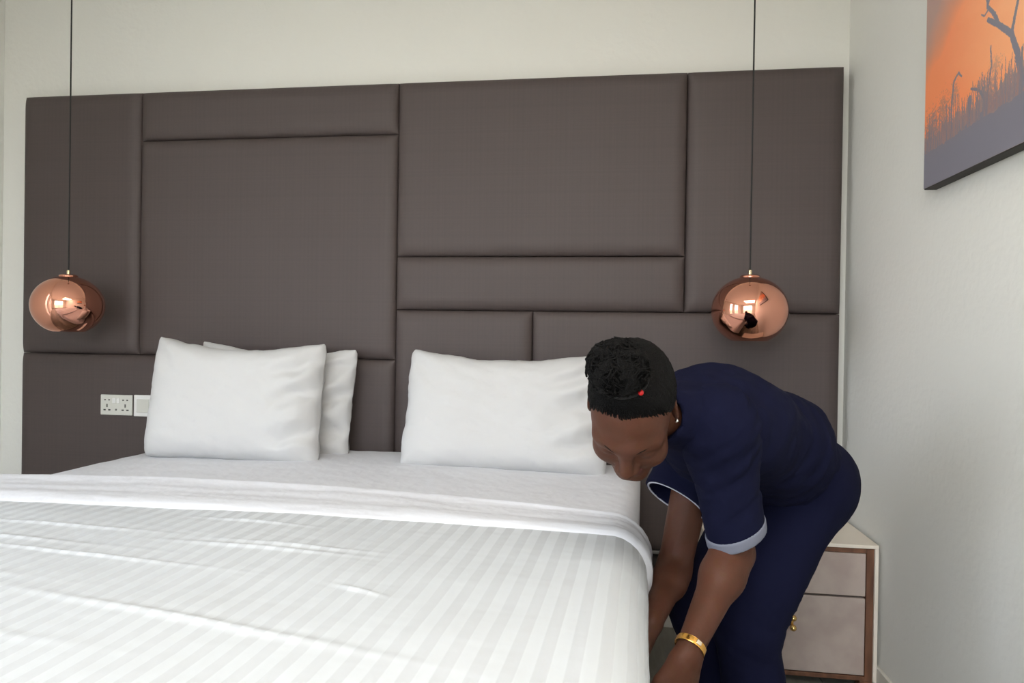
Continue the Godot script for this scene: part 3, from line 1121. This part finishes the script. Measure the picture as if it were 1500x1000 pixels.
# ---------------------------------------------------------------- person
func person() -> void:
	var skin := mat(Color(1, 1, 1), 0.52)
	skin.vertex_color_use_as_albedo = true
	skin.metallic_specular = 0.28
	skin.normal_enabled = true
	skin.normal_texture = noise_tex(0.06, 256, true, 2.0, 51)
	skin.normal_scale = 0.2
	tri_uv(skin, 8.0)
	var navy := mat(Color(0.062, 0.069, 0.150), 0.9)
	navy.metallic_specular = 0.2
	var wv := weave_image(128, 4, 0.3, 1.0, 12)
	wv.bump_map_to_normal_map(1.5)
	navy.normal_enabled = true
	navy.normal_texture = ImageTexture.create_from_image(wv)
	navy.normal_scale = 0.5
	tri_uv(navy, 20.0)
	var grey := mat(Color(0.40, 0.41, 0.46), 0.85)
	var hairm := mat(Color(0.034, 0.030, 0.029), 0.75)
	hairm.metallic_specular = 0.25
	hairm.normal_enabled = true
	hairm.normal_texture = noise_tex(0.09, 256, true, 8.0, 61)
	hairm.normal_scale = 1.0
	tri_uv(hairm, 14.0)
	var gold := mat(Color(0.93, 0.70, 0.36), 0.2, 1.0)

	var base := Vector3(0.36, 0, 0.95)
	var o := thing("person", base, "woman in navy uniform bending over the bed side, hair in a bun", "person")

	# joints
	var ear := Vector3(0.047, 0.993, 1.452)
	var hb := Basis(Vector3(0.987, -0.039, 0.155), Vector3(-0.108, 0.549, 0.829), Vector3(-0.117, -0.835, 0.537)).orthonormalized()
	var neck := Vector3(0.165, 0.960, 1.285)
	var upback := Vector3(0.215, 0.955, 1.205)
	var collar := Vector3(0.118, 0.972, 1.352)
	var lsh := Vector3(0.219, 0.953, 1.318)
	var rsh := Vector3(0.222, 0.862, 1.044)
	var lel := Vector3(0.264, 0.682, 1.262)
	var lwr := Vector3(0.156, 0.548, 1.436)
	var rel := Vector3(0.163, 0.575, 1.077)
	var rwr := Vector3(0.104, 0.533, 1.262)
	var chest := Vector3(0.26, 0.925, 1.15)
	var waist := Vector3(0.388, 0.862, 0.991)
	var pelv := Vector3(0.482, 0.765, 0.835)
	var lhip := Vector3(0.496, 0.756, 0.913)
	var rhip := Vector3(0.442, 0.692, 0.740)
	var lkn := Vector3(0.338, 0.438, 1.041)
	var rkn := Vector3(0.255, 0.413, 0.891)
	var lan := Vector3(0.385, 0.075, 1.03)
	var ran := Vector3(0.33, 0.075, 0.86)
	var lat := Vector3(0.42, 0.25, 0.87).normalized()
	var lath := (lhip - rhip).normalized()
	var fwd := Vector3(-0.85, 0, 0.30).normalized()

	# ---- body: one skin surface
	var body := MB.new()
	var tor := []
	for s in [-1.0, 1.0]:
		var a: Vector3 = chest + lat * 0.05 * s
		var b: Vector3 = waist + lat * 0.04 * s
		var c: Vector3 = pelv + lath * 0.055 * s
		tor.append(cap(a, b, 0.09, 0.08, 0.05))
		tor.append(cap(b, c, 0.08, 0.10, 0.05))
	tor.append(cap(lsh, rsh, 0.045, 0.045, 0.06))
	tor.append(cap(upback, neck, 0.08, 0.05, 0.05))
	tor.append(cap(lhip, lkn, 0.078, 0.052, 0.04))
	tor.append(cap(rhip, rkn, 0.078, 0.052, 0.04))
	tor.append(cap(lkn, lan, 0.050, 0.035, 0.02))
	tor.append(cap(rkn, ran, 0.050, 0.035, 0.02))
	tor.append(cap(lan, lan + fwd * 0.14 + Vector3(0, -0.035, 0), 0.034, 0.026, 0.02))
	tor.append(cap(ran, ran + fwd * 0.14 + Vector3(0, -0.035, 0), 0.034, 0.026, 0.02))
	nets(body, tor, Vector3(0.05, 0.0, 0.6), Vector3(0.75, 1.12, 1.45), 0.014, base)
	# arms with forearm swell, meshed finer
	for arm in [[lsh, lel, lwr, 0.0395], [rsh, rel, rwr, 0.035]]:
		var fr: float = arm[3]
		var A: Vector3 = arm[0]
		var E: Vector3 = arm[1]
		var Wr: Vector3 = arm[2]
		var ps := [cap(A, E, 0.048, 0.038, 0.03), cap(E, E.lerp(Wr, 0.25), fr - 0.0015, fr, 0.03), cap(E.lerp(Wr, 0.25), Wr, fr, 0.0238, 0.03)]
		var lo := A.min(E).min(Wr) - Vector3.ONE * 0.07
		var hi := A.max(E).max(Wr) + Vector3.ONE * 0.07
		nets(body, ps, lo, hi, 0.006, base)
	# left hand: fingers down, back towards the viewer; right hand: under the overhang of the sheet
	hand(body, lwr, Vector3(-0.08, -0.97, 0.12), Vector3(0.70, 0.10, 0.70), -1.0, base, [0.35, 0.55, 0.5], (lwr - lel).normalized())
	hand(body, rwr, Vector3(-0.30, -0.88, 0.36), Vector3(0.93, -0.25, 0.25), 1.0, base, [0.3, 0.5, 0.4], (rwr - rel).normalized())
	# head and neck
	var hp := []
	var H := func(x: float, y: float, z: float) -> Vector3: return ear + hb * Vector3(x, y, z)
	hp.append(ell(H.call(0, 0.035, -0.012), hb, Vector3(0.0725, 0.083, 0.094), 0.02))
	hp.append(ell(H.call(0, -0.005, 0.040), hb, Vector3(0.062, 0.085, 0.056), 0.03))
	hp.append(ell(H.call(0, -0.072, 0.046), hb, Vector3(0.048, 0.042, 0.046), 0.03))
	hp.append(cap(H.call(-0.010, -0.103, 0.078), H.call(0.010, -0.103, 0.078), 0.019, 0.019, 0.025))
	for s in [-1.0, 1.0]:
		hp.append(ell(H.call(s * 0.040, -0.035, 0.062), hb, Vector3(0.026, 0.028, 0.026), 0.025))
		hp.append(cap(H.call(s * 0.012, 0.022, 0.086), H.call(s * 0.048, 0.018, 0.068), 0.013, 0.011, 0.02))
		hp.append(ell(H.call(s * 0.032, -0.002, 0.098), hb, Vector3(0.018, 0.011, 0.012), 0.012, 1))
		hp.append(ell(H.call(s * 0.032, -0.003, 0.079), hb, Vector3(0.0155, 0.0125, 0.0125), 0.006))
	hp.append(cap(H.call(0, 0.014, 0.091), H.call(0, -0.030, 0.113), 0.0085, 0.0125, 0.014))
	for s in [-1.0, 1.0]:
		hp.append(ell(H.call(s * 0.0135, -0.035, 0.103), hb, Vector3(0.009, 0.008, 0.011), 0.008))
	hp.append(cap(H.call(-0.017, -0.062, 0.093), H.call(0.0, -0.060, 0.1), 0.0065, 0.008, 0.006))
	hp.append(cap(H.call(0.017, -0.062, 0.093), H.call(0.0, -0.060, 0.1), 0.0065, 0.008, 0.006))
	hp.append(cap(H.call(-0.014, -0.073, 0.091), H.call(0.014, -0.073, 0.091), 0.0085, 0.0085, 0.006))
	for s in [-1.0, 1.0]:
		var eb := hb * Basis(Vector3(0, 1, 0), s * 0.35)
		hp.append(ell(H.call(s * 0.075, -0.002, -0.010), eb, Vector3(0.007, 0.031, 0.018), 0.006))
		hp.append(ell(H.call(s * 0.082, 0.003, -0.007), eb, Vector3(0.005, 0.017, 0.009), 0.004, 1))
	hp.append(cap(H.call(0, -0.055, -0.025), neck, 0.050, 0.056, 0.03))
	nets(body, hp, ear - Vector3.ONE * 0.17, ear + Vector3.ONE * 0.17, 0.0034, base)
	var tone := FastNoiseLite.new()
	tone.frequency = 14.0
	for p in body.v:
		var w := p + base
		var q := hb.inverse() * (w - ear)
		var c := Color(0.084, 0.034, 0.021)
		c = c.lerp(Color(0.069, 0.0275, 0.017), clampf(0.5 + tone.get_noise_3dv(w), 0, 1))
		if absf(q.x) < 0.026 and q.y < -0.053 and q.y > -0.083 and q.z > 0.088:
			c = c.lerp(Color(0.09, 0.032, 0.027), 0.7)
		body.c.append(c)
	put("body", body, skin, o)

	# eyebrows and lashes
	for s in [-1.0, 1.0]:
		var br := MB.new()
		var ln := []
		for k in 7:
			var f := k / 6.0
			ln.append(H.call(s * lerpf(0.014, 0.052, f), 0.021 + 0.006 * sin(f * PI * 0.8), lerpf(0.0995, 0.0755, pow(f, 1.4))) - base)
		tube(br, ln, 0.0026, 6)
		put("eyebrow", br, hairm, o)
		var ls := MB.new()
		ln = []
		for k in 7:
			var f := k / 6.0 * 2 - 1
			ln.append(H.call(s * 0.032 + 0.0135 * f, -0.0105 + 0.003 * f * f, 0.0890 - 0.007 * f * f) - base)
		tube(ls, ln, 0.0013, 5)
		put("eyelash", ls, hairm, o)

	# ---- hair: combed up from the hairline into a bun
	var fz := FastNoiseLite.new()
	fz.seed = 9
	fz.frequency = 1.0
	var hr := MB.new()
	var hair := [ell(H.call(0, 0.037, -0.016), hb, Vector3(0.0785, 0.090, 0.0995), 0.02),
		half(H.call(0, 0.093, 0.086), hb * Vector3(-0.24, -0.46, 0.86), 0.03),
		half(H.call(0, 0.093, 0.086), hb * Vector3(0.24, -0.46, 0.86), 0.03)]
	nets(hr, hair, ear - Vector3.ONE * 0.14, ear + Vector3.ONE * 0.15, 0.0036, base, func(p: Vector3) -> float:
		var q := hb.inverse() * (p - ear)
		var an := atan2(q.x, q.z + 0.02)
		var fade := smoothstep(0.0, 0.03, -(q - Vector3(0, 0.093, 0.086)).dot(Vector3(-0.24 * signf(q.x) * -1.0, -0.46, 0.86)))
		return fade * (0.0008 * sin(an * 46.0 + 4.0 * fz.get_noise_3dv(p * 14.0)) + 0.0022 * fz.get_noise_3dv(p * 90.0)))
	# fine strands combed from the hairline towards the bun
	var rng := RandomNumberGenerator.new()
	rng.seed = 5
	var sc := Vector3(0, 0.035, -0.012)
	var sr0 := Vector3(0.0725, 0.083, 0.094)
	for k in 520:
		var x0 := rng.randf_range(-0.066, 0.066)
		var kk := sqrt(1.0 - pow(x0 / sr0.x, 2.0))
		var want := rng.randf_range(-0.016, -0.002) - 0.006 * rng.randf()
		var ta := -0.3
		var tb := 1.5
		var q0 := Vector3.ZERO
		for it in 18:
			var tm0 := (ta + tb) / 2
			q0 = sc + Vector3(x0, sr0.y * sin(tm0) * kk, sr0.z * cos(tm0) * kk)
			var g := (q0 - Vector3(0, 0.093, 0.086)).dot(Vector3(0.24 * signf(x0), -0.46, 0.86).normalized())
			if g > want:
				ta = tm0
			else:
				tb = tm0
		var goal := Vector3(-0.007 + 0.03 * x0 / 0.066, 0.118, 0.02)
		var ln := []
		for j in 6:
			var f := j / 5.0
			var q := q0.lerp(goal, f * 0.55) - sc
			var e := (q / sr0).length()
			ln.append(H.call(0, 0, 0) + hb * (sc + q / e * lerpf(1.004, 1.068, minf(f * 1.6, 1.0))) - base)
		tube(hr, ln, 0.0008, 4)
	put("hair", hr, hairm, o)
	var bn := MB.new()
	var bc: Vector3 = H.call(-0.013, 0.150, 0.004)
	var bun := [ell(bc, hb, Vector3(0.0505, 0.046, 0.047), 0.01), cap(H.call(-0.006, 0.10, -0.002), bc, 0.034, 0.034, 0.006)]
	nets(bn, bun, bc - Vector3.ONE * 0.085, bc + Vector3.ONE * 0.085, 0.003, base, func(p: Vector3) -> float:
		var q := hb.inverse() * (p - bc)
		var an := atan2(q.x, q.z)
		return 0.004 * sin(an * 5.0 + q.length() * 160.0 + 2.0 * fz.get_noise_3dv(p * 25.0)) + 0.005 * fz.get_noise_3dv(p * 75.0) + 0.003 * fz.get_noise_3dv(p * 150.0))
	for k in 170:
		var ax := Vector3(rng.randf_range(-1, 1), rng.randf_range(-1, 1), rng.randf_range(-1, 1)).normalized()
		var st0 := ax.cross(Vector3(0.3, 0.8, 0.5)).normalized()
		var ln := []
		var arc := rng.randf_range(0.7, 1.6)
		var ph := rng.randf() * TAU
		var lift := rng.randf_range(0.97, 1.06)
		for j in 7:
			var dd := st0.rotated(ax, ph + arc * j / 6.0) + ax * 0.25 * sin(j * 1.9 + ph)
			dd = dd.normalized()
			ln.append(bc + hb * (dd * Vector3(0.0505, 0.046, 0.047) * (lift + 0.03 * sin(j * 2.4 + ph))) - base)
		tube(bn, ln, 0.0019, 5)
	put("hair_bun", bn, hairm, o)
	var tie := MB.new()
	var lp := []
	for k in 40:
		var an := TAU * k / 40
		lp.append(H.call(-0.007 + 0.041 * cos(an), 0.113, -0.002 + 0.041 * sin(an)) - base)
	tube(tie, lp, 0.0042, 8, true)
	put("hair_tie", tie, mat(Color(0.03, 0.03, 0.035), 0.8), o)
	var bead := MB.new()
	sphere(bead, H.call(0.026, 0.118, 0.030) - base, 0.005, 12)
	put("red_bead", bead, mat(Color(0.78, 0.08, 0.09), 0.4), o).set_meta("label", "small red bead on the hair tie")
	var er := MB.new()
	sphere(er, H.call(0.079, -0.034, 0.0) - base, 0.0036, 12)
	put("earring", er, mat(Color(0.95, 0.95, 0.95), 0.08, 1.0), o)

	# ---- tunic
	var slE := lsh.lerp(lel, 1.1) + Vector3(0.014, 0.0, -0.003)
	var slD := (slE - lsh).normalized()
	var cuffL := lsh.lerp(slE, 0.79)
	var dirL := ((lel - lsh).normalized() + Vector3(0.99, 0.0, -0.14) * 0.30).normalized()
	var cuffR := Vector3(0.164, 0.744, 1.086)
	var dirR := Vector3(-0.50, -0.79, 0.42).normalized()
	var ts := []
	for s in [-1.0, 1.0]:
		var a: Vector3 = chest + lat * 0.058 * s
		var b: Vector3 = waist + lat * 0.05 * s
		var c: Vector3 = pelv + lath * 0.062 * s
		ts.append(cap(a, b, 0.113, 0.106, 0.06))
		ts.append(cap(b, c - Vector3(0.02, 0, 0), 0.106, 0.118, 0.06))
	ts.append(cap(lsh, rsh, 0.064, 0.064, 0.07))
	ts.append(cap(upback, collar, 0.10, 0.060, 0.05))
	ts.append(cap(upback, chest, 0.105, 0.11, 0.05))
	var spine := (pelv - waist).normalized()
	ts.append(half(pelv + spine * 0.075, spine, 0.01))
	ts.append(cap(collar, H.call(0, -0.03, 0.01), 0.038, 0.078, 0.008, 1))
	var wr := FastNoiseLite.new()
	wr.seed = 21
	wr.frequency = 1.0
	var wrinkle := func(p: Vector3) -> float:
		var along := (p - waist).dot(spine)
		var across := (p - waist).dot(lat)
		var w := 0.009 * wr.get_noise_3d(p.x * 7, p.y * 7, p.z * 7)
		w += 0.011 * wr.get_noise_2d(along * 26.0 + 9.0 * p.y, across * 5.0) * exp(-along * along / 0.02)
		w += 0.006 * wr.get_noise_3d(p.x * 16, p.y * 7, p.z * 16)
		return w
	var tu := MB.new()
	nets(tu, ts, Vector3(0.0, 0.55, 0.60), Vector3(0.75, 1.14, 1.46), 0.0075, base, wrinkle)
	# sleeves
	var sl := [cap(lsh, slE, 0.068, 0.057, 0.05), cap(lsh, lsh.lerp(chest, 0.4), 0.068, 0.09, 0.06), half(cuffL, dirL, 0.003), cap(cuffL - slD * 0.045, cuffL + slD * 0.1, 0.050, 0.050, 0.003, 1)]
	nets(tu, sl, Vector3(0.1, 0.62, 1.1), Vector3(0.42, 1.08, 1.46), 0.0055, base, func(p: Vector3) -> float:
		var u := (p - lsh).dot(dirL)
		return (0.007 * wr.get_noise_3d(p.x * 9 + 20 * u, p.y * 6, p.z * 9 - 8 * u) + 0.003 * wr.get_noise_3dv(p * 22)) * smoothstep(0.022, 0.09, (cuffL - p).dot(dirL)))
	var sr := [cap(rsh, cuffR, 0.076, 0.072, 0.05), cap(cuffR - dirR * 0.04, cuffR + dirR * 0.06, 0.072, 0.072, 0.03), cap(rsh, rsh.lerp(chest, 0.5), 0.068, 0.09, 0.06), half(cuffR, dirR, 0.003), cap(cuffR - dirR * 0.03, cuffR + dirR * 0.1, 0.066, 0.066, 0.003, 1)]
	nets(tu, sr, Vector3(0.03, 0.62, 0.90), Vector3(0.38, 1.0, 1.25), 0.0055, base, func(p: Vector3) -> float: return 0.005 * wr.get_noise_3dv(p * 12) * smoothstep(0.0, 0.06, (cuffR - p).dot(dirR)))
	put("tunic", tu, navy, o)
	# cuff bands
	var cb := MB.new()
	nets(cb, [cap(lsh, slE, 0.0705, 0.0595, 0.05), half(cuffL + dirL * 0.0015, dirL, 0.003), half(cuffL - dirL * 0.0225, -dirL, 0.003), cap(cuffL - slD * 0.06, cuffL + slD * 0.1, 0.050, 0.050, 0.003, 1)], cuffL - Vector3.ONE * 0.1, cuffL + Vector3.ONE * 0.1, 0.0032, base)
	put("sleeve_cuff", cb, grey, o).set_meta("label", "pale grey sleeve cuff")
	ring_band(o, cuffR, dirR, 0.0735, 0.069, 0.002, mat(Color(0.66, 0.66, 0.70), 0.8), base, "sleeve_piping", 0.0)

	# ---- trousers
	var tr := []
	tr.append(cap(lhip, rhip, 0.112, 0.112, 0.05))
	for s in [-1.0, 1.0]:
		tr.append(ell(pelv + Vector3(0.03, -0.015, -0.02) + lath * 0.06 * s, Basis(), Vector3.ONE * 0.105, 0.05))
	tr.append(cap(lhip, lkn, 0.104, 0.078, 0.05))
	tr.append(cap(rhip, rkn, 0.104, 0.078, 0.05))
	tr.append(cap(lkn, lan + Vector3(0, 0.0, 0), 0.076, 0.068, 0.02))
	tr.append(cap(rkn, ran + Vector3(0, 0.0, 0), 0.076, 0.068, 0.02))
	tr.append(half(Vector3(0, 0.045, 0), Vector3.DOWN, 0.004))
	var tm := MB.new()
	nets(tm, tr, Vector3(0.12, 0.0, 0.55), Vector3(0.78, 0.95, 1.2), 0.009, base, func(p: Vector3) -> float:
		var e := 0.006 * wr.get_noise_3d(p.x * 6, p.y * 4, p.z * 6)
		var kn := (p.y - 0.43) / 0.09
		e += 0.007 * wr.get_noise_2d(p.y * 26 + p.x * 12, p.z * 5) * exp(-kn * kn)
		return e)
	put("trousers", tm, navy, o)
	var shoem := mat(Color(0.06, 0.06, 0.065), 0.5)
	for an: Vector3 in [lan, ran]:
		var sm := MB.new()
		var toe := an + fwd * 0.15
		nets(sm, [cap(Vector3(an.x, 0.045, an.z) - fwd * 0.04, Vector3(toe.x, 0.036, toe.z), 0.042, 0.036, 0.02), cap(an, Vector3(an.x, 0.05, an.z), 0.042, 0.045, 0.02), half(Vector3(0, 0.004, 0), Vector3.DOWN, 0.004)], an - Vector3(0.3, 0.1, 0.3), an + Vector3(0.3, 0.12, 0.3), 0.008, base)
		put("shoe", sm, shoem, o)

	# ---- bracelet on the left wrist
	var fa := (lwr - lel).normalized()
	var bc2 := lwr - fa * 0.006
	ring_band(o, bc2, fa, 0.0290, 0.0272, 0.010, gold, base, "bracelet", 0.0)
	var ck := MB.new()
	var side := (Vector3(0.139, 0.2, 0.99) - fa * fa.dot(Vector3(0.139, 0.2, 0.99))).normalized()
	rbox(ck, bc2 - base + side * 0.0290 - fa * 0.0055, Vector3(0.011, 0.009, 0.004), 0.0015, 2, Basis(fa.cross(side), fa, side).orthonormalized())
	put("bracelet_clasp", ck, mat(Color(0.95, 0.88, 0.78), 0.15, 1.0), o)

# a band round an arm: outer and inner wall with rounded lips; ends at cen, runs back by len
func ring_band(o: Node3D, cen: Vector3, dir: Vector3, ro: float, ri: float, length: float, m: Material, base: Vector3, called: String, grow: float) -> void:
	var y := -dir
	var x := y.cross(Vector3(0.3, 0.1, 0.9)).normalized()
	var bs := Basis(x, y, x.cross(y))
	var mb := MB.new()
	var e := 0.0012
	lathe(mb, cen - base, [Vector2(ri, length), Vector2(ri, 0.0), Vector2(ri + e, -e), Vector2(ro - e, -e), Vector2(ro, 0.0), Vector2(ro + grow, length), Vector2(ro + grow - e, length + e), Vector2(ri + e, length + e), Vector2(ri, length)], 48, bs)
	put(called, mb, m, o)

# palm, four fingers with two bends each and a thumb from the side of the palm
func hand(body: MB, wr: Vector3, dir: Vector3, back: Vector3, thumb_side: float, base: Vector3, curl: Array, fore: Vector3) -> void:
	var d := dir.normalized()
	var b := (back - d * back.dot(d)).normalized()
	var s := b.cross(d).normalized() * thumb_side
	var ps := []
	ps.append(cap(wr - fore * 0.03, wr, 0.0255, 0.0235, 0.02))
	var kn := []
	for k in 4:
		var off := lerpf(0.027, -0.027, k / 3.0)
		var ln: float = [0.088, 0.090, 0.085, 0.076][k]
		var kp := wr + d * ln + s * off - b * (0.004 * absf(k - 1.3))
		kn.append(kp)
		ps.append(cap(wr + d * 0.012 + s * off * 0.55, kp, 0.016, 0.0115, 0.016))
	for k in 4:
		var seg: Array = [[0.042, 0.025, 0.020], [0.046, 0.029, 0.021], [0.043, 0.027, 0.020], [0.034, 0.020, 0.018]][k]
		var p: Vector3 = kn[k]
		var fd := d
		var r := 0.0095 - 0.0006 * k * 0.5
		for j in 3:
			fd = fd.rotated(s * thumb_side, 0.0)
			var ang: float = curl[j] + 0.08 * k
			fd = (fd * cos(ang) - b_perp(fd, b, d) * sin(ang)).normalized()
			var e: Vector3 = p + fd * seg[j]
			ps.append(cap(p, e, r, r - 0.0008, 0.005))
			r -= 0.0008
			p = e
	var t0 := wr + d * 0.022 + s * 0.022 - b * 0.008
	var t1 := t0 + (d * 0.80 + s * 0.50 - b * 0.35).normalized() * 0.042
	var t2 := t1 + (d * 0.90 + s * 0.12 - b * 0.40).normalized() * 0.032
	var t3 := t2 + (d * 0.90 - s * 0.05 - b * 0.45).normalized() * 0.025
	ps.append(cap(t0, t1, 0.016, 0.0125, 0.018))
	ps.append(cap(t1, t2, 0.0120, 0.0108, 0.005))
	ps.append(cap(t2, t3, 0.0105, 0.0090, 0.004))
	var lo := wr - Vector3.ONE * 0.06
	var hi := wr + Vector3.ONE * 0.06
	for q: Prim in ps:
		lo = lo.min(q.a - Vector3.ONE * 0.03).min(q.a + q.ab - Vector3.ONE * 0.03)
		hi = hi.max(q.a + Vector3.ONE * 0.03).max(q.a + q.ab + Vector3.ONE * 0.03)
	nets(body, ps, lo, hi, 0.003, base)

# the direction square to fd in the plane of the finger's bend, on the back-of-hand side
func b_perp(fd: Vector3, b: Vector3, d: Vector3) -> Vector3:
	var ax := b.cross(d).normalized()
	return fd.cross(ax).normalized() * signf(fd.cross(ax).dot(b) if absf(fd.cross(ax).dot(b)) > 1e-4 else fd.cross(ax).dot(-d))
